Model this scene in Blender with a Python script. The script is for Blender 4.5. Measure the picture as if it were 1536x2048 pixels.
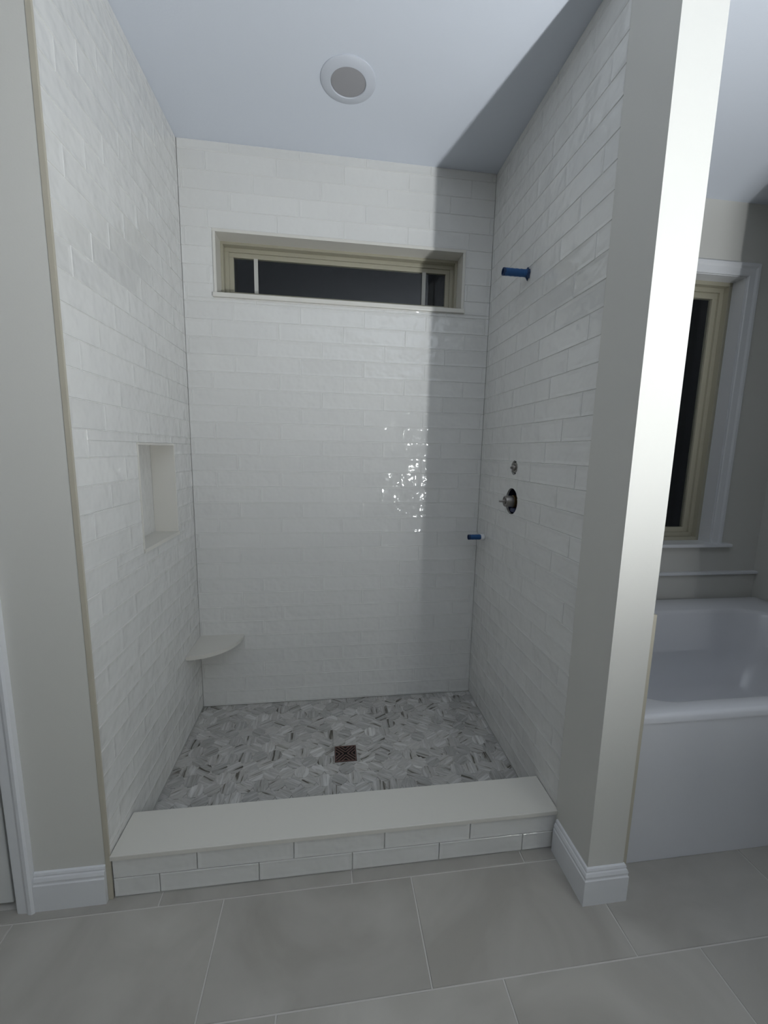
import bpy, bmesh, math, random
from mathutils import Vector, Matrix

random.seed(7)
for o in list(bpy.data.objects):
    bpy.data.objects.remove(o)
scene = bpy.context.scene
COL = scene.collection

# ------------------------------------------------------------------ camera
CAM = (0.6656, -2.1073, 1.3938)
YAW, PITCH, ROLL, FPX = 0.1343, -0.1489, 0.0205, 816.72
cam_data = bpy.data.cameras.new('camera')
cam_data.sensor_fit = 'HORIZONTAL'
cam_data.sensor_width = 36.0
cam_data.lens = 36.0 * FPX / 1536.0
cam_data.clip_start = 0.02
cam = bpy.data.objects.new('camera', cam_data)
COL.objects.link(cam)
fw = Vector((math.sin(YAW) * math.cos(PITCH), math.cos(YAW) * math.cos(PITCH), math.sin(PITCH)))
rt = Vector((math.cos(YAW), -math.sin(YAW), 0))
up = rt.cross(fw)
r2 = rt * math.cos(ROLL) + up * math.sin(ROLL)
u2 = -rt * math.sin(ROLL) + up * math.cos(ROLL)
M = Matrix((r2, u2, -fw)).transposed().to_4x4()
M.translation = Vector(CAM)
cam.matrix_world = M
scene.camera = cam

# ------------------------------------------------------------------ night sky
world = bpy.data.worlds.new('night')
scene.world = world
world.use_nodes = True
wbg = world.node_tree.nodes['Background']
wbg.inputs['Color'].default_value = (0.55, 0.7, 1.0, 1)
wbg.inputs['Strength'].default_value = 0.0015

# ------------------------------------------------------------------ exposure
scene.view_settings.view_transform = 'Standard'
scene.view_settings.look = 'None'
scene.view_settings.gamma = 1.0
scene.view_settings.use_curve_mapping = False
scene.view_settings.exposure = 0.0
LAMP = (1.815, -2.43, 1.00)          # position from the shadow edges and the tile highlight
LAMP_R = 0.016
LAMP_STRENGTH = 25000.0  # emission of the only lit lamp, the work light on the vanity top
LAMP_COLOR = (0.955, 0.983, 1.0)
LAMP_TILT = (-0.01, 0.03, 0.99)      # lens faces the ceiling

# ------------------------------------------------------------------ room numbers (metres)
W = 1.467            # shower width (tile face to tile face), back wall tile face is y = 0
D = 0.933            # shower depth to the curb front
H = 2.7276           # ceiling
ZS = 0.023           # shower floor
XL, XR, D2 = 1.462, 1.583, 1.1107   # partition: shower side, tub side, front end
P, R = 0.3068, 0.0782               # tile pitch
Z0 = 2.0227
XRT = 3.245          # right wall of the tub alcove
XFL, YRR = -2.6, -5.6
XV, YV = 1.925, -2.171               # vanity wall corner

# ------------------------------------------------------------------ materials
def new_mat(name):
    m = bpy.data.materials.new(name)
    m.use_nodes = True
    return m, m.node_tree.nodes, m.node_tree.links, m.node_tree.nodes['Principled BSDF']

def noise_bump(nt, bsdf, scale, strength, dist=0.002, detail=3.0, coord='Object', offset=False):
    n, l = nt.nodes, nt.links
    tc = n.new('ShaderNodeTexCoord')
    nz = n.new('ShaderNodeTexNoise')
    nz.inputs['Scale'].default_value = scale
    nz.inputs['Detail'].default_value = detail
    src = tc.outputs[coord]
    if offset:
        oi = n.new('ShaderNodeObjectInfo')
        mul = n.new('ShaderNodeMath'); mul.operation = 'MULTIPLY'; mul.inputs[1].default_value = 57.0
        add = n.new('ShaderNodeVectorMath'); add.operation = 'ADD'
        l.new(oi.outputs['Random'], mul.inputs[0])
        l.new(src, add.inputs[0]); l.new(mul.outputs[0], add.inputs[1])
        src = add.outputs[0]
    l.new(src, nz.inputs['Vector'])
    b = n.new('ShaderNodeBump')
    b.inputs['Strength'].default_value = strength
    b.inputs['Distance'].default_value = dist
    l.new(nz.outputs['Fac'], b.inputs['Height'])
    l.new(b.outputs['Normal'], bsdf.inputs['Normal'])
    return nz, src

def plain(name, col, rough=0.5, metal=0.0, bump=None, spec=0.5):
    m, n, l, b = new_mat(name)
    b.inputs['Base Color'].default_value = (*col, 1)
    b.inputs['Roughness'].default_value = rough
    b.inputs['Metallic'].default_value = metal
    b.inputs['Specular IOR Level'].default_value = spec
    if bump:
        noise_bump(m.node_tree, b, bump[0], bump[1], bump[2])
    return m

PAINT = plain('wall_paint', (0.645, 0.64, 0.605), 0.55, bump=(220, 0.12, 0.001))
CEIL = plain('ceiling_paint', (0.70, 0.745, 0.82), 0.85, bump=(160, 0.25, 0.001))
TRIM = plain('trim_white', (0.76, 0.772, 0.795), 0.32)
GROUT = plain('wall_grout', (0.80, 0.80, 0.78), 0.8, bump=(300, 0.2, 0.001))
EDGE = plain('beige_edge_trim', (0.47, 0.44, 0.36), 0.5)
QUARTZ = plain('quartz_slab', (0.70, 0.685, 0.635), 0.28, bump=(60, 0.03, 0.001))
VINYL = plain('almond_vinyl', (0.40, 0.38, 0.295), 0.42)
MUNTIN = plain('muntin_white', (0.56, 0.56, 0.525), 0.45)
ACRYL = plain('tub_acrylic', (0.77, 0.78, 0.815), 0.16)
FGROUT = plain('floor_grout', (0.60, 0.59, 0.56), 0.85, bump=(250, 0.2, 0.001))
LENS = plain('lens_off', (0.33, 0.33, 0.345), 0.45)
BRONZE = plain('drain_bronze', (0.15, 0.085, 0.072), 0.5, 0.2)
DARK = plain('drain_dark', (0.006, 0.005, 0.005), 0.9)
TAPE = plain('blue_tape', (0.008, 0.075, 0.23), 0.45, bump=(90, 0.5, 0.002))
TAPED = plain('blue_tape_folded', (0.004, 0.03, 0.10), 0.6)
WTAPE = plain('white_thread_tape', (0.75, 0.76, 0.78), 0.5)
STEEL = plain('valve_metal', (0.30, 0.285, 0.27), 0.35, 0.85, bump=(200, 0.1, 0.001))
BRASS = plain('valve_brass', (0.16, 0.10, 0.035), 0.45, 0.8)
NAVY = plain('membrane_navy', (0.010, 0.014, 0.045), 0.7)
DOORW = plain('door_paint', (0.68, 0.69, 0.68), 0.4)
GAP_SHADE = plain('door_gap_shade', (0.02, 0.02, 0.022), 0.9)  # near-black colour imitating the shade in the door gap
FIXT = plain('fixture_nickel', (0.5, 0.5, 0.5), 0.3, 1.0)

def make_tile():
    m, n, l, b = new_mat('glazed_subway_tile')
    b.inputs['Roughness'].default_value = 0.09
    b.inputs['Coat Weight'].default_value = 0.0
    nz, src = noise_bump(m.node_tree, b, 13.0, 1.0, 0.008, 2.0, offset=True)
    oi = n.new('ShaderNodeObjectInfo')
    cr = n.new('ShaderNodeMapRange')
    cr.inputs['To Min'].default_value = 0.98; cr.inputs['To Max'].default_value = 1.02
    l.new(oi.outputs['Random'], cr.inputs['Value'])
    mx = n.new('ShaderNodeVectorMath'); mx.operation = 'SCALE'
    mx.inputs[0].default_value = (0.74, 0.74, 0.722)
    l.new(cr.outputs[0], mx.inputs['Scale'])
    l.new(mx.outputs[0], b.inputs['Base Color'])
    return m
TILE = make_tile()

def make_floor_tile():
    m, n, l, b = new_mat('concrete_look_porcelain')
    b.inputs['Roughness'].default_value = 0.42
    nz, src = noise_bump(m.node_tree, b, 40.0, 0.12, 0.002, 6, offset=True)
    big = n.new('ShaderNodeTexNoise'); big.inputs['Scale'].default_value = 2.6
    big.inputs['Detail'].default_value = 5; big.inputs['Distortion'].default_value = 1.4
    l.new(src, big.inputs['Vector'])
    cr = n.new('ShaderNodeValToRGB')
    cr.color_ramp.elements[0].position = 0.32; cr.color_ramp.elements[0].color = (0.355, 0.34, 0.308, 1)
    cr.color_ramp.elements[1].position = 0.70; cr.color_ramp.elements[1].color = (0.46, 0.445, 0.41, 1)
    l.new(big.outputs['Fac'], cr.inputs['Fac'])
    oi = n.new('ShaderNodeObjectInfo')
    mr = n.new('ShaderNodeMapRange'); mr.inputs['To Min'].default_value = 0.93; mr.inputs['To Max'].default_value = 1.06
    l.new(oi.outputs['Random'], mr.inputs['Value'])
    sc = n.new('ShaderNodeVectorMath'); sc.operation = 'SCALE'
    l.new(cr.outputs['Color'], sc.inputs[0]); l.new(mr.outputs[0], sc.inputs['Scale'])
    l.new(sc.outputs[0], b.inputs['Base Color'])
    return m
FTILE = make_floor_tile()

def make_mosaic():
    m, n, l, b = new_mat('striped_marble_mosaic')
    b.inputs['Roughness'].default_value = 0.35
    tc = n.new('ShaderNodeTexCoord')
    oi = n.new('ShaderNodeObjectInfo')
    mul = n.new('ShaderNodeMath'); mul.operation = 'MULTIPLY'; mul.inputs[1].default_value = 91.0
    l.new(oi.outputs['Random'], mul.inputs[0])
    mp = n.new('ShaderNodeVectorMath'); mp.operation = 'MULTIPLY'
    mp.inputs[1].default_value = (7.0, 62.0, 7.0)      # long streaks along local x
    l.new(tc.outputs['Object'], mp.inputs[0])
    add = n.new('ShaderNodeVectorMath'); add.operation = 'ADD'
    l.new(mp.outputs[0], add.inputs[0]); l.new(mul.outputs[0], add.inputs[1])
    nz = n.new('ShaderNodeTexNoise'); nz.inputs['Scale'].default_value = 1.0
    nz.inputs['Detail'].default_value = 3; nz.inputs['Distortion'].default_value = 0.5
    l.new(add.outputs[0], nz.inputs['Vector'])
    cr = n.new('ShaderNodeValToRGB')
    e = cr.color_ramp.elements
    e[0].position = 0.26; e[0].color = (0.035, 0.027, 0.018, 1)
    e[1].position = 0.76; e[1].color = (0.66, 0.66, 0.64, 1)
    k = e.new(0.325); k.color = (0.15, 0.14, 0.115, 1)
    k = e.new(0.375); k.color = (0.38, 0.37, 0.345, 1)
    k = e.new(0.47); k.color = (0.49, 0.485, 0.465, 1)
    k = e.new(0.53); k.color = (0.40, 0.395, 0.38, 1)
    k = e.new(0.58); k.color = (0.52, 0.515, 0.50, 1)
    l.new(nz.outputs['Fac'], cr.inputs['Fac'])
    mr = n.new('ShaderNodeMapRange'); mr.inputs['To Min'].default_value = 0.80; mr.inputs['To Max'].default_value = 1.16
    l.new(oi.outputs['Random'], mr.inputs['Value'])
    sc = n.new('ShaderNodeVectorMath'); sc.operation = 'SCALE'
    l.new(cr.outputs['Color'], sc.inputs[0]); l.new(mr.outputs[0], sc.inputs['Scale'])
    l.new(sc.outputs[0], b.inputs['Base Color'])
    return m
MOSAIC = make_mosaic()

def make_glass():
    m, n, l, b = new_mat('window_glass')
    b.inputs['Base Color'].default_value = (0.92, 0.95, 0.96, 1)
    b.inputs['Roughness'].default_value = 0.0
    b.inputs['Transmission Weight'].default_value = 1.0
    b.inputs['IOR'].default_value = 1.34
    return m
GLASS = make_glass()

def make_emit():
    m, n, l, b = new_mat('lit_diffuser')
    b.inputs['Base Color'].default_value = (0.8, 0.8, 0.8, 1)
    b.inputs['Emission Color'].default_value = (*LAMP_COLOR, 1)
    b.inputs['Emission Strength'].default_value = LAMP_STRENGTH
    return m
EMIT = make_emit()

# ------------------------------------------------------------------ helpers
def link(name, mesh, mat, parent=None, loc=None, rot=None):
    o = bpy.data.objects.new(name, mesh)
    COL.objects.link(o)
    if mat is not None and mesh is not None and not mesh.materials:
        mesh.materials.append(mat)
    if parent is not None:
        o.parent = parent
    if loc is not None:
        o.location = loc
    if rot is not None:
        o.rotation_euler = rot
    return o

def tag(o, label, cat, group=None):
    o['label'] = label; o['category'] = cat
    if group: o['group'] = group
    return o

def structure(o, label=None, cat=None):
    o['kind'] = 'structure'
    if label: o['label'] = label
    if cat: o['category'] = cat
    return o

def empty(name, loc=(0, 0, 0)):
    o = bpy.data.objects.new(name, None)
    COL.objects.link(o); o.location = loc
    o.empty_display_size = 0.05
    return o

def bm_box(bm, lo, hi):
    x0, y0, z0 = lo; x1, y1, z1 = hi
    v = [bm.verts.new(c) for c in ((x0,y0,z0),(x1,y0,z0),(x1,y1,z0),(x0,y1,z0),(x0,y0,z1),(x1,y0,z1),(x1,y1,z1),(x0,y1,z1))]
    for f in ((0,3,2,1),(4,5,6,7),(0,1,5,4),(1,2,6,5),(2,3,7,6),(3,0,4,7)):
        bm.faces.new([v[i] for i in f])

def finish(bm, name, smooth=False):
    me = bpy.data.meshes.new(name)
    bmesh.ops.recalc_face_normals(bm, faces=bm.faces)
    bm.to_mesh(me); bm.free()
    if smooth:
        for p in me.polygons: p.use_smooth = True
    return me

def boxes(name, lst, bevel=0.0):
    bm = bmesh.new()
    for lo, hi in lst:
        bm_box(bm, lo, hi)
    if bevel:
        bmesh.ops.bevel(bm, geom=list(bm.edges), offset=bevel, segments=2, profile=0.5, affect='EDGES')
    return finish(bm, name)

def frame_boxes(x0, x1, z0, z1, w, y0, y1, bottom=True, wl=None):
    """picture-frame of boxes in the xz plane"""
    out = [((x0, y0, z1 - w), (x1, y1, z1)), ((x0, y0, z0), (x0 + w, y1, z1 - w)), ((x1 - w, y0, z0), (x1, y1, z1 - w))]
    if bottom:
        out.append(((x0 + w, y0, z0), (x1 - w, y1, z0 + w)))
    return out

def lathe(profile, seg=32, axis='Z', name='lathe', smooth=True, cap0=False, cap1=False):
    bm = bmesh.new()
    rings = []
    for r, h in profile:
        ring = []
        for i in range(seg):
            a = 2 * math.pi * i / seg
            c, s = r * math.cos(a), r * math.sin(a)
            ring.append(bm.verts.new((c, s, h) if axis == 'Z' else (h, c, s)))
        rings.append(ring)
    for a, b in zip(rings, rings[1:]):
        for i in range(seg):
            j = (i + 1) % seg
            bm.faces.new((a[i], a[j], b[j], b[i]))
    if cap0: bm.faces.new(rings[0])
    if cap1: bm.faces.new(rings[-1])
    me = finish(bm, name, smooth)
    me.set_sharp_from_angle(angle=math.radians(35)) if smooth else None
    return me

# ------------------------------------------------------------------ tile builder
TT = 0.009          # tile thickness
_tcache = {}
def tile_mesh(w, h):
    """local frame: u = x (width), v = z (height), front faces -y at y = 0, back at y = TT"""
    key = (round(w, 4), round(h, 4))
    if key in _tcache: return _tcache[key]
    bm = bmesh.new()
    def ring(ins, y):
        a, b = w / 2 - ins, h / 2 - ins
        return [bm.verts.new(c) for c in ((-a, y, -b), (a, y, -b), (a, y, b), (-a, y, b))]
    small = min(w, h)
    dish = min(0.012, small * 0.3)
    lip = min(0.0014, small * 0.1)
    r = [ring(0, TT), ring(0, lip), ring(lip, 0.0), ring(dish, 0.0009)]
    bm.faces.new(r[0])
    for a, b in zip(r, r[1:]):
        for i in range(4):
            j = (i + 1) % 4
            bm.faces.new((a[i], a[j], b[j], b[i]))
    bm.faces.new(r[3])
    me = finish(bm, 'subway_tile')
    me.materials.append(TILE)
    _tcache[key] = me
    return me

def subtract(rect, hole):
    x0, x1, z0, z1 = rect; a0, a1, b0, b1 = hole
    if x1 <= a0 or x0 >= a1 or z1 <= b0 or z0 >= b1: return [rect]
    out = []
    if z1 > b1: out.append((x0, x1, b1, z1)); z1t = b1
    else: z1t = z1
    if z0 < b0: out.append((x0, x1, z0, b0)); z0t = b0
    else: z0t = z0
    if x0 < a0: out.append((x0, a0, z0t, z1t))
    if x1 > a1: out.append((a1, x1, z0t, z1t))
    return out

def tile_field(parent, u0, u1, z0, z1, joint, step, place, holes=(), rowbase=Z0, pitch_r=R, g=0.0017, circles=(), cutters=None, tilt=0.009):
    """place(u, z) -> (location, rotz)"""
    kmin = int((rowbase - z1) / pitch_r) - 2
    kmax = int((rowbase - z0) / pitch_r) + 2
    for k in range(kmin, kmax + 1):
        zc = rowbase - k * pitch_r
        a, b = max(z0, zc - pitch_r / 2 + g / 2), min(z1, zc + pitch_r / 2 - g / 2)
        if b - a < 0.012: continue
        j = (joint + k * step) % P
        u = u0 - ((u0 - j) % P)
        while u < u1:
            c, d = max(u0, u + g / 2), min(u1, u + P - g / 2)
            u += P
            if d - c < 0.012: continue
            rects = [(c, d, a, b)]
            for h in holes:
                rects = [q for r_ in rects for q in subtract(r_, h)]
            for q in rects:
                if q[1] - q[0] < 0.012 or q[3] - q[2] < 0.012: continue
                uc, zz = (q[0] + q[1]) / 2, (q[2] + q[3]) / 2
                loc, rz = place(uc, zz)
                me = tile_mesh(q[1] - q[0], q[3] - q[2])
                tl = tilt * min(1.0, 0.05 / max(0.05, (q[1]-q[0])/3))
                o = link('subway_tile', me, None, parent, loc,
                         (random.uniform(-tl, tl), 0, rz + random.uniform(-tl, tl) * 0.5))
                for cu, cz, cr in circles:
                    dx = max(abs(cu - uc) - (q[1] - q[0]) / 2, 0); dz = max(abs(cz - zz) - (q[3] - q[2]) / 2, 0)
                    if dx * dx + dz * dz < cr * cr:
                        cutters.append((o, (cu, cz, cr)))

# ------------------------------------------------------------------ floor
floor = structure(link('floor', boxes('floor', [((XFL, YRR, -0.12), (XRT, -0.60, -0.0025))]), FGROUT),
                  'grey concrete-look porcelain tile floor of the bathroom')
PX, PY, FG = 0.594, 0.2895, 0.0042
_fc = {}
def floor_tile(x0, x1, y0, y1):
    if x1 - x0 < 0.012 or y1 - y0 < 0.012: return
    w, h = x1 - x0, y1 - y0
    key = (round(w, 4), round(h, 4))
    if key not in _fc:
        bm = bmesh.new()
        rs = []
        for ins, z in ((0, -0.006), (0, -0.0012), (0.0012, 0.0)):
            a, b = w / 2 - ins, h / 2 - ins
            rs.append([bm.verts.new(c) for c in ((-a, -b, z), (a, -b, z), (a, b, z), (-a, b, z))])
        for p, q in zip(rs, rs[1:]):
            for i in range(4):
                bm.faces.new((p[i], p[(i + 1) % 4], q[(i + 1) % 4], q[i]))
        bm.faces.new(rs[-1])
        _fc[key] = finish(bm, 'floor_tile'); _fc[key].materials.append(FTILE)
    link('floor_tile', _fc[key], None, floor, ((x0 + x1) / 2, (y0 + y1) / 2, 0))
for row in range(-1, 16):
    yt = -0.972 - row * PY
    off = 0.340 + (0.1945 * row)
    x = off - math.ceil((off - XFL) / PX) * PX
    while x < XRT:
        a, b = max(XFL, x) + FG / 2, min(XRT, x + PX) - FG / 2
        y1, y0 = yt - FG / 2, max(yt - PY + FG / 2, YRR)
        if row == -1: y1 = -0.93
        x += PX
        if row == -1 and a > 1.58: continue
        if y1 - y0 > 0.012:
            floor_tile(a, b, y0, y1)

# ------------------------------------------------------------------ ceiling
structure(link('ceiling', boxes('ceiling', [((XFL - 0.1, YRR - 0.1, H), (XRT + 0.12, 0.16, H + 0.1))]), CEIL),
          'flat white painted ceiling above the shower and tub')

# ------------------------------------------------------------------ back wall with two window openings
WX0, WX1, WZ0, WZ1 = 0.146, 1.321, 2.098, 2.366      # shower window opening
VX0, VX1, VZ0, VZ1 = 1.93, 2.917, 0.888, 2.37        # tub window opening
YB0, YB1 = TT, 0.16
wb = [((-0.12, YB0, -0.1), (WX0, YB1, H)), ((WX0, YB0, -0.1), (WX1, YB1, WZ0)), ((WX0, YB0, WZ1), (WX1, YB1, H)), ((WX1, YB0, -0.1), (XR - 0.05, YB1, H)),
      ((XR - 0.05, 0.0, -0.1), (VX0, YB1, H)), ((VX0, 0.0, -0.1), (VX1, YB1, VZ0)), ((VX0, 0.0, VZ1), (VX1, YB1, H)), ((VX1, 0.0, -0.1), (XRT, YB1, H))]
wall_back = structure(link('wall_back', boxes('wall_back', wb), PAINT), 'back wall with white subway tile in the shower and grey paint by the tub')
gb = 0.0021
link('grout_bed', boxes('grout_bed', [((0, gb, ZS), (W, TT, WZ0)), ((0, gb, WZ1), (W, TT, H)), ((0, gb, WZ0), (WX0, TT, WZ1)), ((WX1, gb, WZ0), (W, TT, WZ1))]), GROUT, wall_back)
tile_field(wall_back, 0.0002, W - 0.0002, 0.03, H - 0.002, 0.8336, -P / 3,
           lambda u, z: ((u, 0.0, z), 0.0), holes=[(WX0 - 0.010, WX1 + 0.010, WZ0 - 0.020, WZ1 + 0.011)])

# wainscot ledge behind the tub
link('wainscot_panel', boxes('wainscot_panel', [((XR + 0.016, -0.012, 0.0), (XRT - 0.001, 0.0, 0.700))]), PAINT, wall_back)
link('wainscot_ledge', boxes('wainscot_ledge', [((XR + 0.016, -0.032, 0.700), (XRT - 0.001, 0.0, 0.716))], 0.003), TRIM, wall_back)

# ------------------------------------------------------------------ left wall (shower side, niche, door wall)
NY0, NY1, NZ0, NZ1, ND = -0.556, -0.228, 1.020, 1.397, 0.085
XT = -TT
DX1, DH = -0.262, 2.04                     # door opening: right edge, height
ny0, ny1, nz0, nz1 = NY0 - 0.0085, NY1 + 0.0085, NZ0 - 0.0115, NZ1 + 0.0085
wl = [((XT - 0.115, -0.93, -0.1), (XT, ny0, H)), ((XT - 0.115, ny1, -0.1), (XT, YB0, H)),
      ((XT - 0.115, ny0, -0.1), (XT, ny1, nz0)), ((XT - 0.115, ny0, nz1), (XT, ny1, H)), ((XT - 0.115, ny0, nz0), (XT - ND - 0.008, ny1, nz1)),
      ((DX1, -D, -0.1), (-0.0125, -D + 0.11, H)), ((-1.10, -D, DH), (DX1, -D + 0.11, H)), ((XFL, -D, -0.1), (-1.10, -D + 0.11, H))]
wall_left = structure(link('wall_left', boxes('wall_left', wl), PAINT), 'left shower wall of white subway tile with a painted front end')
gx = -0.0021
link('grout_bed', boxes('grout_bed', [((XT, -D + 0.004, ZS), (gx, ny0, H)), ((XT, ny1, ZS), (gx, 0.0, H)), ((XT, ny0, ZS), (gx, ny1, nz0)), ((XT, ny0, nz1), (gx, ny1, H))]), GROUT, wall_left)
tile_field(wall_left, -D + 0.006, -0.0002, 0.03, H - 0.002, -0.655, -P / 3,
           lambda u, z: ((0.0, u, z), math.pi / 2), holes=[(NY0 - 0.009, NY1 + 0.009, NZ0 - 0.012, NZ1 + 0.009)])
link('edge_trim', boxes('edge_trim', [((-0.0125, -D - 0.002, 0.0), (0.0015, -D + 0.005, H))], 0.001), EDGE, wall_left)
# niche lining: slabs of the same quartz as the curb
niche = link('niche_back', boxes('niche_back', [((XT - ND - 0.008, NY0, NZ0), (XT - ND, NY1, NZ1))]), TILE, wall_left)
link('niche_edge', boxes('niche_edge', [((XT - ND, NY0 - 0.008, NZ1), (0.002, NY1 + 0.008, NZ1 + 0.008))], 0.001), QUARTZ, wall_left)
link('niche_edge', boxes('niche_edge', [((XT - ND, NY0 - 0.008, NZ0), (0.002, NY0, NZ1))], 0.001), QUARTZ, wall_left)
link('niche_edge', boxes('niche_edge', [((XT - ND, NY1, NZ0), (0.002, NY1 + 0.008, NZ1))], 0.001), QUARTZ, wall_left)
link('niche_sill', boxes('niche_sill', [((XT - ND, NY0 - 0.008, NZ0 - 0.011), (0.006, NY1 + 0.008, NZ0 + 0.003))], 0.001), QUARTZ, wall_left)

# ------------------------------------------------------------------ partition between shower and tub
VY, VZC, VRAD = -0.393, 1.183, 0.058       # valve hole
UY, UZ, URAD = -0.399, 1.332, 0.031        # small hole above
partition_me = boxes('wall_partition', [((W + TT, -D + 0.004, -0.1), (XR, YB0, H)), ((XL, -D2, -0.1), (XR, -D + 0.004, H))])
wall_part = structure(link('wall_partition', partition_me, PAINT), 'partition wall between shower and tub with a bright painted end')

def cyl_cutter(yc, zc, r, x0, x1, wob=0.0):
    rnd = random.Random(3)
    seg = 40
    bm = bmesh.new()
    rr = [r * (1 + wob * rnd.uniform(-1, 1)) for _ in range(seg)]
    A = [bm.verts.new((x0, yc + rr[i] * math.cos(2 * math.pi * i / seg), zc + rr[i] * math.sin(2 * math.pi * i / seg))) for i in range(seg)]
    B = [bm.verts.new((x1, v.co.y, v.co.z)) for v in A]
    for i in range(seg):
        j = (i + 1) % seg
        bm.faces.new((A[i], A[j], B[j], B[i]))
    bm.faces.new(A); bm.faces.new(B)
    me = finish(bm, 'cutter')
    return link('cutter', me, None)

grp = link('grout_bed', boxes('grout_bed', [((W + 0.0021, -D + 0.004, ZS), (W + TT, 0.0, H))]), GROUT, wall_part)
cut_list = []
tile_field(wall_part, -D + 0.006, -0.0002, 0.03, H - 0.002, -0.753 - P / 3 * 1.0, P / 3,
           lambda u, z: ((W, u, z), -math.pi / 2), circles=[(VY, VZC, VRAD), (UY, UZ, URAD)], cutters=cut_list)
cuts = {(VY, VZC, VRAD): cyl_cutter(VY, VZC, VRAD, W - 0.05, W + 0.075),
        (UY, UZ, URAD): cyl_cutter(UY, UZ, URAD, W - 0.05, W + 0.055, 0.07)}
for key, c in cuts.items():
    cut_list += [(wall_part, key), (grp, key)]
bpy.context.view_layer.update()
by_obj = {}
for o, key in cut_list: by_obj.setdefault(o.name, (o, []))[1].append(key)
for o, keys in by_obj.values():
    for key in keys:
        md = o.modifiers.new('hole', 'BOOLEAN'); md.operation = 'DIFFERENCE'; md.solver = 'EXACT'; md.object = cuts[key]
dg = bpy.context.evaluated_depsgraph_get()
newm = [(o, bpy.data.meshes.new_from_object(o.evaluated_get(dg))) for o, _ in by_obj.values()]
for o, me in newm:
    o.modifiers.clear(); o.data = me
for c in cuts.values(): bpy.data.objects.remove(c)
link('edge_trim', boxes('edge_trim', [((XL + 0.0005, -D - 0.001, 0.0), (W + TT, -D + 0.006, H))], 0.001), EDGE, wall_part)
link('tub_side_panel', boxes('tub_side_panel', [((XR, -D2 + 0.003, 0.0), (XR + 0.014, 0.0, 0.945))], 0.001), EDGE, wall_part)

# ------------------------------------------------------------------ rest of the room shell
structure(link('wall_right', boxes('wall_right', [((XRT, -1.4, -0.1), (XRT + 0.12, YB1, H))]), PAINT), 'painted wall at the far end of the tub')
structure(link('wall_vanity', boxes('wall_vanity', [((XV, YRR, -0.1), (2.34, YV, H)), ((2.34, YRR, -0.1), (XRT, YV - 0.2, H))]), PAINT), 'painted wall behind the added vanity')
structure(link('wall_blocker', boxes('wall_blocker', [((2.34, YV - 0.2, -0.1), (XRT, -1.20, H))]), PAINT), 'unseen wall block added right of the tub front to cast a shadow edge')  # added out of view; its edge makes the shadow by the tub window
structure(link('wall_rear', boxes('wall_rear', [((XFL - 0.1, YRR - 0.1, -0.1), (XRT, YRR, H))]), PAINT), 'painted wall behind the camera')
structure(link('wall_far_left', boxes('wall_far_left', [((XFL - 0.1, YRR, -0.1), (XFL, -D + 0.11, H))]), PAINT), 'painted wall left of the closet door')

# ------------------------------------------------------------------ door and casing
door = structure(empty('door_1', (DX1 - 0.4, -D, 0)), 'white painted door standing closed left of the shower')
dm = boxes('door_slab', [((-1.075, -D + 0.008, 0.018), (DX1 - 0.020, -D + 0.045, DH - 0.010))], 0.002)
def child_world(name, me, mat, parent):
    o = link(name, me, mat, parent)
    o.matrix_parent_inverse = Matrix.Translation(-Vector(parent.location))
    return o
child_world('door_slab', dm, DOORW, door)
child_world('door_shade_sheet', boxes('door_shade_sheet', [((-1.1, -D + 0.05, 0.0), (DX1, -D + 0.07, DH))]), GAP_SHADE, door)  # dark sheet behind the slab, coloured as the shade of the gap

def casing_profile(w):
    # across the casing (0 = opening side) -> thickness
    return [(0, 0), (0, 0.010), (0.004, 0.013), (w * 0.55, 0.015), (w * 0.72, 0.020), (w - 0.006, 0.021), (w, 0.017), (w, 0)]
bm = bmesh.new()
pr = casing_profile(0.052)
pa = [bm.verts.new((DX1 + u, -D - t, 0.0)) for u, t in pr]
pb = [bm.verts.new((DX1 + u, -D - t, DH + u)) for u, t in pr]
pc = [bm.verts.new((-1.10 - u, -D - t, DH + u)) for u, t in pr]
pd = [bm.verts.new((-1.10 - u, -D - t, 0.0)) for u, t in pr]
for A, B in ((pa, pb), (pb, pc), (pc, pd)):
    for i in range(len(A) - 1):
        bm.faces.new((A[i], A[i + 1], B[i + 1], B[i]))
bm.faces.new(pa); bm.faces.new(pd)
structure(link('trim_1', finish(bm, 'trim_1'), TRIM), 'white moulded casing around the closet door')

# ------------------------------------------------------------------ baseboards (profile swept along a path)
BBP = [(0.0, 0.0), (0.014, 0.0), (0.014, 0.088), (0.0115, 0.092), (0.0115, 0.097), (0.0125, 0.101), (0.0095, 0.110), (0.0065, 0.113), (0.0075, 0.118), (0.0055, 0.124), (0.0, 0.126)]
def baseboard(name, path, label):
    """path: list of (x, y) with offset direction on the right-hand side of travel"""
    bm = bmesh.new()
    rings = []
    n = len(path)
    for i, p in enumerate(path):
        p = Vector(p)
        d0 = (p - Vector(path[i - 1])).normalized() if i else None
        d1 = (Vector(path[i + 1]) - p).normalized() if i < n - 1 else None
        if d0 is None: nrm = Vector((d1.y, -d1.x))
        elif d1 is None: nrm = Vector((d0.y, -d0.x))
        else:
            n0, n1 = Vector((d0.y, -d0.x)), Vector((d1.y, -d1.x))
            nrm = (n0 + n1) / (1 + n0.dot(n1))
        rings.append([bm.verts.new((p.x + nrm.x * t, p.y + nrm.y * t, z)) for t, z in BBP])
    for a, b in zip(rings, rings[1:]):
        for i in range(len(BBP) - 1):
            bm.faces.new((a[i], a[i + 1], b[i + 1], b[i]))
    bm.faces.new(rings[0]); bm.faces.new(rings[-1])
    return structure(link(name, finish(bm, name), TRIM), label)
baseboard('baseboard_left', [(DX1 + 0.0525, -D), (-0.0125, -D)], 'short white baseboard beside the closet door')
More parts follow.
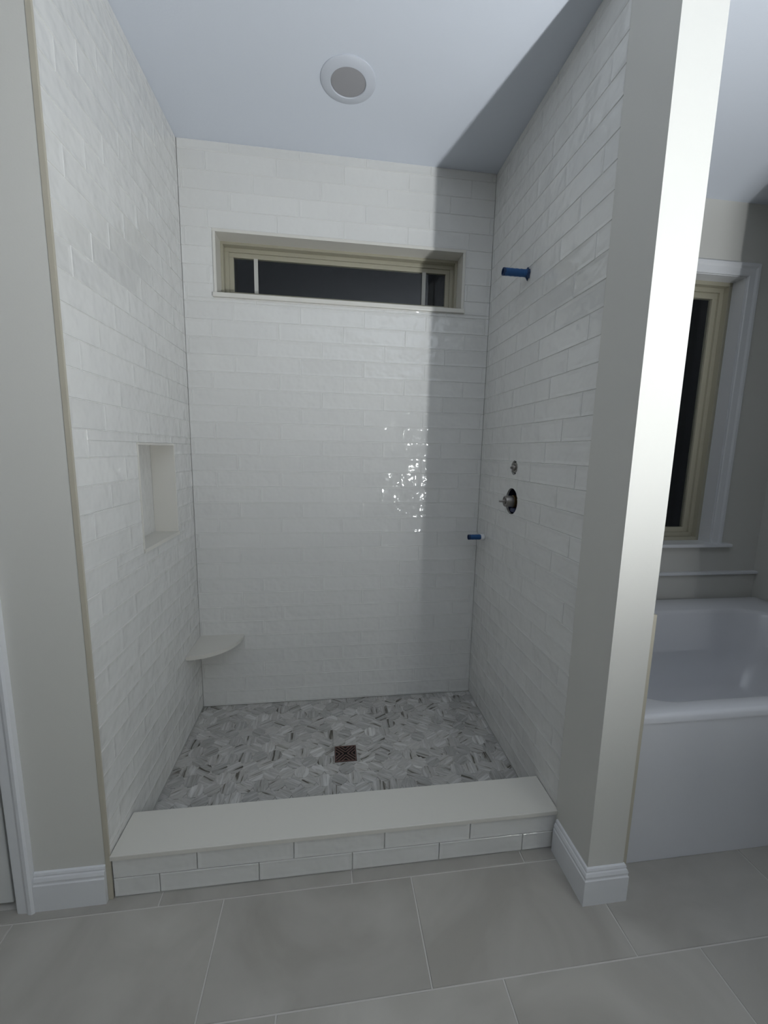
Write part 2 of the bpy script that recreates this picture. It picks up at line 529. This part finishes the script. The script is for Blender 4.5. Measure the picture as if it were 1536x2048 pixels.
baseboard('baseboard_partition', [(XL, -D - 0.008), (XL, -D2), (XR, -D2), (XR, -1.06)], 'white baseboard wrapped around the partition end')
baseboard('baseboard_far_left', [(XFL, YRR), (XFL, -D)], 'white baseboard on the far left wall')
baseboard('baseboard_vanity', [(XV, YRR), (XV, YV), (2.34, YV), (2.34, -1.20), (XRT, -1.20)], 'white baseboard on the vanity wall')

# ------------------------------------------------------------------ window 1 (shower transom)
win1 = structure(empty('window_1', ((WX0 + WX1) / 2, 0, WZ0)), 'wide low window high in the tiled shower back wall')
child_world('reveal', boxes('reveal', [((WX0 - 0.009, -0.004, WZ1 - 0.004), (WX1 + 0.009, 0.118, WZ1 + 0.010)),
                                       ((WX0 - 0.009, -0.004, WZ0), (WX0 + 0.004, 0.118, WZ1 - 0.004)),
                                       ((WX1 - 0.004, -0.004, WZ0), (WX1 + 0.009, 0.118, WZ1 - 0.004))], 0.001), QUARTZ, win1)
child_world('window_sill', boxes('window_sill', [((WX0 - 0.014, -0.012, WZ0 - 0.016), (WX1 + 0.014, 0.118, WZ0 + 0.004))], 0.002), QUARTZ, win1)
fy = 0.085
fr = frame_boxes(WX0 + 0.004, WX1 - 0.004, WZ0 + 0.004, WZ1 - 0.004, 0.012, fy, 0.158)
child_world('window_frame', boxes('window_frame', fr, 0.001), VINYL, win1)
fr = frame_boxes(WX0 + 0.016, WX1 - 0.016, WZ0 + 0.016, WZ1 - 0.016, 0.018, 0.118, 0.15)
child_world('sash_outer', boxes('sash_outer', fr, 0.001), VINYL, win1)
fr = frame_boxes(WX0 + 0.034, WX1 - 0.034, WZ0 + 0.034, WZ1 - 0.034, 0.021, 0.126, 0.146)
child_world('sash', boxes('sash', fr, 0.001), VINYL, win1)
gx0, gx1, gz0, gz1 = WX0 + 0.05, WX1 - 0.05, WZ0 + 0.05, WZ1 - 0.05
for xa in (0.297, 1.142):
    child_world('muntin', boxes('muntin', [((xa, 0.1255, WZ0 + 0.054), (xa + 0.019, 0.1295, WZ1 - 0.054))]), MUNTIN, win1)
for a, b in ((gx0, 0.3065), (0.3065, 1.1515), (1.1515, gx1)):
    child_world('pane', boxes('pane', [((a, 0.132, gz0), (b, 0.136, gz1))]), GLASS, win1)

# ------------------------------------------------------------------ window 2 (by the tub)
win2 = structure(empty('window_2', ((VX0 + VX1) / 2, 0, VZ0)), 'tall dark window with white casing above the bathtub')
child_world('reveal', boxes('reveal', [((VX0, 0.0, VZ1 - 0.006), (VX1, 0.1, VZ1)), ((VX0, 0.0, VZ0), (VX0 + 0.006, 0.1, VZ1 - 0.006)), ((VX1 - 0.006, 0.0, VZ0), (VX1, 0.1, VZ1 - 0.006))]), TRIM, win2)
bm = bmesh.new()
pr = casing_profile(0.064)
ox = 0.003
path = [((VX0 + ox, VZ0), (-1, 0)), ((VX0 + ox, VZ1 - ox), (-1, 1)), ((VX1 - ox, VZ1 - ox), (1, 1)), ((VX1 - ox, VZ0), (1, 0))]
rs = [[bm.verts.new((c[0] + d[0] * u, -t, c[1] + d[1] * u)) for u, t in pr] for c, d in path]
for A, B in zip(rs, rs[1:]):
    for i in range(len(A) - 1):
        bm.faces.new((A[i], A[i + 1], B[i + 1], B[i]))
bm.faces.new(rs[0]); bm.faces.new(rs[-1])
child_world('casing', finish(bm, 'casing'), TRIM, win2)
child_world('window_sill', boxes('window_sill', [((VX0 - 0.115, -0.040, VZ0 - 0.018), (VX1 + 0.115, 0.1, VZ0 + 0.002))], 0.004), TRIM, win2)
fr = frame_boxes(VX0 + 0.006, VX1 - 0.006, VZ0 + 0.002, VZ1 - 0.006, 0.020, 0.075, 0.155)
child_world('window_frame', boxes('window_frame', fr, 0.001), VINYL, win2)
fr = frame_boxes(VX0 + 0.026, VX1 - 0.026, VZ0 + 0.022, VZ1 - 0.026, 0.024, 0.105, 0.150)
child_world('sash_outer', boxes('sash_outer', fr, 0.001), VINYL, win2)
fr = frame_boxes(VX0 + 0.050, VX1 - 0.050, VZ0 + 0.046, VZ1 - 0.050, 0.030, 0.118, 0.146)
child_world('sash', boxes('sash', fr, 0.001), VINYL, win2)
child_world('pane', boxes('pane', [((VX0 + 0.07, 0.130, VZ0 + 0.066), (VX1 - 0.07, 0.134, VZ1 - 0.07))]), GLASS, win2)

# ------------------------------------------------------------------ shower floor: hexagon mosaic
sf = structure(link('shower_floor', boxes('shower_floor', [((-0.004, -0.80, -0.1), (W + 0.004, 0.004, ZS - 0.0028))]), plain('mosaic_grout', (0.50, 0.495, 0.47), 0.8)),
               'shower floor of striped grey marble hexagon mosaic')
DRX0, DRX1, DRY0, DRY1 = 0.6915, 0.7865, -0.468, -0.373
FF = 0.0640                    # flat to flat pitch
HG = 0.0018
RC = (FF - HG) / math.sqrt(3)
def hex_poly(cx, cy, r):
    return [(cx + r * math.cos(math.radians(30 + 60 * i)), cy + r * math.sin(math.radians(30 + 60 * i))) for i in range(6)]
def clip_half(poly, nx, ny, c):
    """keep nx*x + ny*y <= c"""
    out = []
    for i, p in enumerate(poly):
        q = poly[(i + 1) % len(poly)]
        a, b = nx * p[0] + ny * p[1] - c, nx * q[0] + ny * q[1] - c
        if a <= 0: out.append(p)
        if a * b < 0:
            t = a / (a - b); out.append((p[0] + t * (q[0] - p[0]), p[1] + t * (q[1] - p[1])))
    return out
def poly_area(p):
    return abs(sum(p[i][0] * p[(i + 1) % len(p)][1] - p[(i + 1) % len(p)][0] * p[i][1] for i in range(len(p)))) / 2
def chip_bm(bm, poly, z, dz=0.006, bev=0.0007):
    cx = sum(p[0] for p in poly) / len(poly); cy = sum(p[1] for p in poly) / len(poly)
    def ins(p, d):
        v = Vector((p[0] - cx, p[1] - cy)); L = v.length
        v *= max(0.1, (L - d) / L) if L > 1e-6 else 1
        return (cx + v.x, cy + v.y)
    a = [bm.verts.new((p[0], p[1], z - dz)) for p in poly]
    b = [bm.verts.new((p[0], p[1], z - bev)) for p in poly]
    c = [bm.verts.new((*ins(p, bev * 1.2), z)) for p in poly]
    n = len(poly)
    for A, B in ((a, b), (b, c)):
        for i in range(n):
            j = (i + 1) % n
            bm.faces.new((A[i], A[j], B[j], B[i]))
    bm.faces.new(c)
bmh = bmesh.new(); chip_bm(bmh, hex_poly(0, 0, RC), 0.0)
HEXME = finish(bmh, 'mosaic_tile'); HEXME.materials.append(MOSAIC)
hidden = bmesh.new(); nh = 0
rowh = FF * math.sqrt(3) / 2
row = 0
y = -0.010
while y > -0.80:
    x = 0.004 + (FF / 2 if row % 2 else 0.0)
    while x < W + FF / 2:
        poly = hex_poly(x, y, RC)
        full = poly
        for hp in ((-1, 0, -0.002), (1, 0, W - 0.002), (0, 1, -0.002), (0, -1, 0.785)):
            poly = clip_half(poly, *hp)
            if len(poly) < 3: break
        pieces = [poly] if len(poly) >= 3 else []
        # leave out the drain
        e = 0.004
        rx0, rx1, ry0, ry1 = DRX0 - e, DRX1 + e, DRY0 - e, DRY1 + e
        if pieces and x + RC > rx0 and x - RC < rx1 and y + RC > ry0 and y - RC < ry1:
            pieces = [clip_half(poly, 1, 0, rx0), clip_half(poly, -1, 0, -rx1)]
            mid = clip_half(clip_half(poly, -1, 0, -rx0), 1, 0, rx1) if len(clip_half(poly, -1, 0, -rx0)) >= 3 else []
            if len(mid) >= 3:
                pieces += [clip_half(mid, 0, 1, ry0), clip_half(mid, 0, -1, -ry1)]
        k = random.choice((0, 1, 2))
        rz = math.radians(30 + 60 * k)
        for pc in pieces:
            if len(pc) < 3 or poly_area(pc) < 0.00012: continue
            if y < -0.70:
                chip_bm(hidden, pc, ZS); nh += 1
                continue
            if pc is full or (len(pc) == 6 and abs(poly_area(pc) - poly_area(full)) < 1e-9):
                link('mosaic_tile', HEXME, None, sf, (x, y, ZS + random.uniform(-0.0004, 0.0003)), (0, 0, rz))
            else:
                ca, sa = math.cos(-rz), math.sin(-rz)
                lp = [((px - x) * ca - (py - y) * sa, (px - x) * sa + (py - y) * ca) for px, py in pc]
                b1 = bmesh.new(); chip_bm(b1, lp, 0.0)
                link('mosaic_tile', finish(b1, 'mosaic_tile'), MOSAIC, sf, (x, y, ZS), (0, 0, rz))
        x += FF
    y -= rowh; row += 1
hid = link('mosaic_rows_by_curb', finish(hidden, 'mosaic_rows_by_curb'), MOSAIC, sf)
hid['kind'] = 'stuff'

# ------------------------------------------------------------------ curb
curb = tag(empty('shower_curb', (W / 2, -0.86, 0)), 'low tiled shower curb with an off-white slab top', 'curb')
child_world('core', boxes('core', [((0.0025, -D + 0.0115, -0.002), (W - 0.0025, -0.787, 0.136))]), GROUT, curb)
child_world('cap', boxes('cap', [((0.001, -D - 0.004, 0.137), (W - 0.001, -0.779, 0.1535))], 0.002), QUARTZ, curb)
for zc, hh, joints in ((0.1025, 0.066, (0.251, 0.551, 0.849, 1.147)), (0.0345, 0.064, (0.137, 0.440, 0.742, 1.040, 1.342))):
    xs = [0.003] + list(joints) + [W - 0.003]
    for a, b in zip(xs, xs[1:]):
        me = tile_mesh(b - a - 0.0022, hh)
        o = child_world('subway_tile', me, None, curb)
        o.location = ((a + b) / 2, -D + 0.0025, zc)
        o.rotation_euler = (random.uniform(-0.003, 0.003), 0, random.uniform(-0.002, 0.002))

# ------------------------------------------------------------------ drain
drain = tag(empty('shower_drain', ((DRX0 + DRX1) / 2, (DRY0 + DRY1) / 2, ZS)), 'small square dark bronze drain grate in the mosaic shower floor', 'drain')
hs = (DRX1 - DRX0) / 2
link('drain_cup', boxes('drain_cup', [((-hs - 0.002, -hs - 0.002, -0.02), (hs + 0.002, hs + 0.002, -0.0022))]), DARK, drain)
t = 0.0035
link('grate_frame', boxes('grate_frame', [((-hs, -hs, -0.006), (hs, -hs + t, 0.001)), ((-hs, hs - t, -0.006), (hs, hs, 0.001)),
                                          ((-hs, -hs + t, -0.006), (-hs + t, hs - t, 0.001)), ((hs - t, -hs + t, -0.006), (hs, hs - t, 0.001))]), BRONZE, drain)
bm = bmesh.new()
inn = hs - t
bw = 0.0022
def bar(p, q):
    p, q = Vector(p), Vector(q)
    d = (q - p).normalized(); nn = Vector((-d.y, d.x)) * bw
    vs = [(p + nn), (q + nn), (q - nn), (p - nn)]
    lo = [bm.verts.new((v.x, v.y, -0.006)) for v in vs]; hi = [bm.verts.new((v.x, v.y, 0.0008)) for v in vs]
    bm.faces.new(hi)
    for i in range(4): bm.faces.new((lo[i], lo[(i + 1) % 4], hi[(i + 1) % 4], hi[i]))
step = 0.0172
for q in range(4):
    ca, sa = math.cos(q * math.pi / 2), math.sin(q * math.pi / 2)
    rot = lambda u, v: (u * ca - v * sa, u * sa + v * ca)
    k = 1
    while k * step < inn:
        tip = k * step - 0.0085      # chevron apex on the +x axis
        L = inn - tip
        if L > 0.003:
            bar(rot(tip, 0), rot(inn, L)); bar(rot(tip, 0), rot(inn, -L))
        k += 1
link('grate', finish(bm, 'grate'), BRONZE, drain)

# ------------------------------------------------------------------ corner seat
bm = bmesh.new()
SR, SZ, ST = 0.221, 0.424, 0.019
arc = [(SR * math.sin(a), -SR * math.cos(a)) for a in [i * math.pi / 2 / 28 for i in range(29)]]
pts = [(0.0006, -0.0006)] + [(max(0.0006, x), min(-0.0006, y)) for x, y in arc]
lo = [bm.verts.new((x, y, SZ - ST)) for x, y in pts]; hi = [bm.verts.new((x, y, SZ)) for x, y in pts]
bm.faces.new(lo); ft = bm.faces.new(hi)
for i in range(len(pts)):
    j = (i + 1) % len(pts)
    bm.faces.new((lo[i], lo[j], hi[j], hi[i]))
ed = [e for e in bm.edges if all(v in hi[1:] for v in e.verts) or all(v in lo[1:] for v in e.verts)]
bmesh.ops.bevel(bm, geom=ed, offset=0.0025, segments=2, profile=0.5, affect='EDGES')
tag(link('corner_foot_rest', finish(bm, 'corner_foot_rest'), QUARTZ), 'quarter-round white stone corner shelf low in the back left shower corner', 'shelf')

# ------------------------------------------------------------------ recessed ceiling light (off)
cl = tag(empty('ceiling_light', (0.733, -0.394, H)), 'round white recessed ceiling light, switched off, above the shower', 'ceiling light')
link('trim_ring', lathe([(0.101, 0.0), (0.101, -0.003), (0.097, -0.006), (0.072, -0.010), (0.066, -0.0105), (0.064, -0.008), (0.0635, 0.0)], 48), plain('light_trim', (0.60, 0.635, 0.70), 0.55), cl)
link('lens', lathe([(0.0001, -0.0098), (0.03, -0.0096), (0.055, -0.0088), (0.0632, -0.0072)], 48), LENS, cl)

# ------------------------------------------------------------------ capped pipes on the partition
def taped_pipe(name, loc, length, r, label, flange):
    root = tag(empty(name, loc), label, 'pipe', 'taped pipe stubs on the right shower wall')
    rnd = random.Random(5)
    # tape wrapped tube with slight wrinkles; axis -x
    seg, n = 22, 16
    bm = bmesh.new(); rings = []
    for k in range(n + 1):
        x = -length * k / n
        ring = []
        for i in range(seg):
            a = 2 * math.pi * i / seg
            rr = r * (1 + 0.035 * math.sin(k * 2.1 + 2 * a) + 0.02 * rnd.uniform(-1, 1))
            ring.append(bm.verts.new((x, rr * math.cos(a), rr * math.sin(a))))
        rings.append(ring)
    for a, b in zip(rings, rings[1:]):
        for i in range(seg):
            j = (i + 1) % seg; bm.faces.new((a[i], a[j], b[j], b[i]))
    link('tape_wrap', finish(bm, 'tape_wrap', True), TAPE, root)
    # folded dark mouth with an inset
    link('tape_end', lathe([(r * 1.02, -length + 0.008), (r * 1.03, -length - 0.001), (r * 0.80, -length - 0.0015), (r * 0.72, -length + 0.014), (0.0005, -length + 0.016)], 22, 'X'), TAPED, root)
    if flange == 'blue':
        bm = bmesh.new(); c = []
        for i in range(18):
            a = 2 * math.pi * i / 18
            c.append((r * 0.98, a, (1.05 + 0.25 * rnd.random() + (0.75 if i in (4, 12, 14) else 0)) * r))
        inner = [bm.verts.new((-0.012, rr * math.cos(a), rr * math.sin(a))) for rr, a, _ in c]
        outer = [bm.verts.new((-0.0015 - 0.003 * rnd.random(), ro * math.cos(a), ro * math.sin(a))) for _, a, ro in c]
        back = [bm.verts.new((-0.0005, v.co.y, v.co.z)) for v in outer]
        for i in range(18):
            j = (i + 1) % 18
            bm.faces.new((inner[i], inner[j], outer[j], outer[i])); bm.faces.new((outer[i], outer[j], back[j], back[i]))
        link('tape_flap', finish(bm, 'tape_flap'), TAPED, root)
    else:
        link('thread_tape', lathe([(r * 0.98, -0.020), (r * 1.12, -0.016), (r * 1.18, -0.006), (r * 1.12, -0.0008)], 22, 'X'), WTAPE, root)
    return root
taped_pipe('shower_pipe_stub', (W, -0.412, 2.118), 0.108, 0.0145, 'longer blue-taped pipe stub high on the right shower wall', 'blue')
taped_pipe('spout_pipe_stub', (W, -0.100, 0.958), 0.084, 0.0135, 'short blue-taped pipe stub low near the back right corner', 'white')

# ------------------------------------------------------------------ mixing valve in its open hole
valve = tag(empty('shower_valve', (W, VY, VZC)), 'exposed metal shower valve in a large round hole in the tile', 'valve')
link('hole_liner', lathe([(VRAD - 0.0008, TT + 0.001), (VRAD - 0.0008, 0.072), (0.0005, 0.0725)], 36, 'X'), NAVY, valve)
link('valve_body', lathe([(0.0005, 0.066), (0.030, 0.066), (0.030, 0.030), (0.027, 0.026), (0.027, 0.006), (0.0235, 0.004)], 28, 'X'), BRASS, valve)
link('cartridge_sleeve', lathe([(0.0250, 0.010), (0.0250, -0.026), (0.0235, -0.030), (0.019, -0.031), (0.018, -0.028), (0.012, -0.028), (0.011, -0.034), (0.0005, -0.034)], 28, 'X'), STEEL, valve)
link('stem', lathe([(0.0045, -0.030), (0.0045, -0.054), (0.0035, -0.056), (0.0003, -0.056)], 14, 'X'), STEEL, valve)
bm = bmesh.new()
bm_box(bm, (0.006, -0.024, -0.0500), (0.05, 0.022, -0.030))
bmesh.ops.bevel(bm, geom=list(bm.edges), offset=0.006, segments=2, profile=0.5, affect='EDGES')
link('inlet_block', finish(bm, 'inlet_block'), plain('blue_plastic', (0.03, 0.04, 0.10), 0.5), valve)

divert = tag(empty('diverter_valve', (W, UY, UZ)), 'small metal diverter stub in a ragged hole above the shower valve', 'valve')
link('hole_liner', lathe([(URAD * 0.925, TT + 0.001), (URAD * 0.925, 0.052), (0.0005, 0.0525)], 28, 'X'), NAVY, divert)
link('diverter_body', lathe([(0.0005, 0.05), (0.025, 0.05), (0.025, 0.012), (0.022, 0.004), (0.014, 0.003), (0.013, -0.005), (0.0095, -0.008), (0.0005, -0.008)], 24, 'X'), STEEL, divert)
link('stem', lathe([(0.005, -0.006), (0.005, -0.016), (0.0003, -0.017)], 12, 'X'), STEEL, divert)

# ------------------------------------------------------------------ bathtub
tub = tag(empty('bathtub', (2.42, -0.5, 0)), 'white alcove bathtub with smooth apron behind the partition', 'bathtub')
TX0, TX1, TY0, TY1, TZ = XR + 0.0155, XRT - 0.002, -1.020, -0.0335, 0.560
def rrect(x0, x1, y0, y1, r, z, n=10):
    pts = []
    for cx, cy, a0 in ((x1 - r, y1 - r, 0), (x0 + r, y1 - r, 90), (x0 + r, y0 + r, 180), (x1 - r, y0 + r, 270)):
        for i in range(n + 1):
            a = math.radians(a0 + 90 * i / n)
            pts.append((cx + r * math.cos(a), cy + r * math.sin(a), z))
    return pts
bm = bmesh.new()
def loop(*a): return [bm.verts.new(p) for p in rrect(*a)]
L = [loop(TX0, TX1, TY0, TY1, 0.006, TZ - 0.030),
     loop(TX0, TX1, TY0, TY1, 0.006, TZ - 0.012),
     loop(TX0 + 0.004, TX1 - 0.004, TY0 + 0.004, TY1 - 0.004, 0.008, TZ - 0.003),
     loop(TX0 + 0.012, TX1 - 0.012, TY0 + 0.012, TY1 - 0.012, 0.012, TZ),
     loop(TX0 + 0.075, TX1 - 0.155, TY0 + 0.056, TY1 - 0.165, 0.19, TZ + 0.001),
     loop(TX0 + 0.083, TX1 - 0.163, TY0 + 0.064, TY1 - 0.173, 0.19, TZ - 0.004),
     loop(TX0 + 0.090, TX1 - 0.172, TY0 + 0.070, TY1 - 0.180, 0.19, TZ - 0.020),
     loop(TX0 + 0.125, TX1 - 0.23, TY0 + 0.095, TY1 - 0.205, 0.17, TZ - 0.25),
     loop(TX0 + 0.16, TX1 - 0.30, TY0 + 0.125, TY1 - 0.235, 0.15, 0.16),
     loop(TX0 + 0.20, TX1 - 0.36, TY0 + 0.17, TY1 - 0.28, 0.11, 0.125),
     loop(TX0 + 0.28, TX1 - 0.45, TY0 + 0.25, TY1 - 0.35, 0.06, 0.118)]
for a, b in zip(L, L[1:]):
    n = len(a)
    for i in range(n):
        j = (i + 1) % n
        bm.faces.new((a[i], a[j], b[j], b[i]))
bm.faces.new(L[-1])
me = finish(bm, 'basin', True); me.set_sharp_from_angle(angle=math.radians(50))
child_world('basin', me, ACRYL, tub)
child_world('apron', boxes('apron', [((TX0, TY0 + 0.004, 0.0), (TX1, TY0 + 0.03, TZ - 0.031))], 0.002), ACRYL, tub)

# ------------------------------------------------------------------ added, unseen vanity that carries the lit work light (behind the camera's right shoulder)
VTY0, VTY1, VTX0, VTZ = -3.75, YV - 0.09, 1.415, 0.90
van = tag(empty('added_vanity', ((VTX0 + XV) / 2, (VTY0 + VTY1) / 2, 0)), 'white vanity cabinet added unseen behind the camera to hold the lamp', 'cabinet')
child_world('body', boxes('body', [((VTX0 + 0.03, VTY0, 0.0), (XV - 0.0145, VTY1, 0.87))]), TRIM, van)
nd = 4
for i in range(nd):
    a = VTY0 + 0.02 + i * (VTY1 - VTY0 - 0.04) / nd; b = a + (VTY1 - VTY0 - 0.04) / nd - 0.006
    dd = child_world('door', boxes('door', [((VTX0 + 0.010, a, 0.11), (VTX0 + 0.029, b, 0.855))], 0.002), TRIM, van)
    kn = link('knob', lathe([(0.0005, -0.022), (0.012, -0.020), (0.013, -0.014), (0.006, -0.010), (0.005, 0.0)], 14, 'X'), FIXT, dd,
              (VTX0 + 0.0105, b - 0.04 if i % 2 == 0 else a + 0.04, 0.74))
tag(link('added_countertop', boxes('added_countertop', [((VTX0, VTY0 - 0.01, 0.872), (XV - 0.001, VTY1 + 0.01, VTZ))], 0.003), QUARTZ), 'off-white stone top of the added vanity cabinet', 'countertop')
wl_ = tag(empty('work_light', (LAMP[0], LAMP[1], VTZ)), 'small round work light lying face up on the vanity top', 'work light')
lz = LAMP[2] - VTZ
lrot = Vector(LAMP_TILT).normalized().to_track_quat('Z', 'Y').to_euler()
link('housing', lathe([(0.0005, 0.0002), (0.030, 0.0002), (0.033, 0.004), (0.033, lz - 0.020), (0.024, lz - 0.004), (0.020, lz - 0.016), (0.0005, lz - 0.016)], 28), FIXT, wl_)
link('lens_collar', lathe([(0.012, -0.022), (LAMP_R + 0.003, -0.010), (LAMP_R + 0.002, -0.0005), (LAMP_R, 0.0)], 24), FIXT, wl_, (0, 0, lz), lrot)
link('led_dome', lathe([(LAMP_R * math.cos(t_), 0.0028 * math.sin(t_)) for t_ in (0, 0.3, 0.6, 0.9, 1.2, 1.45, 1.55)], 24), EMIT, wl_, (0, 0, lz), lrot)
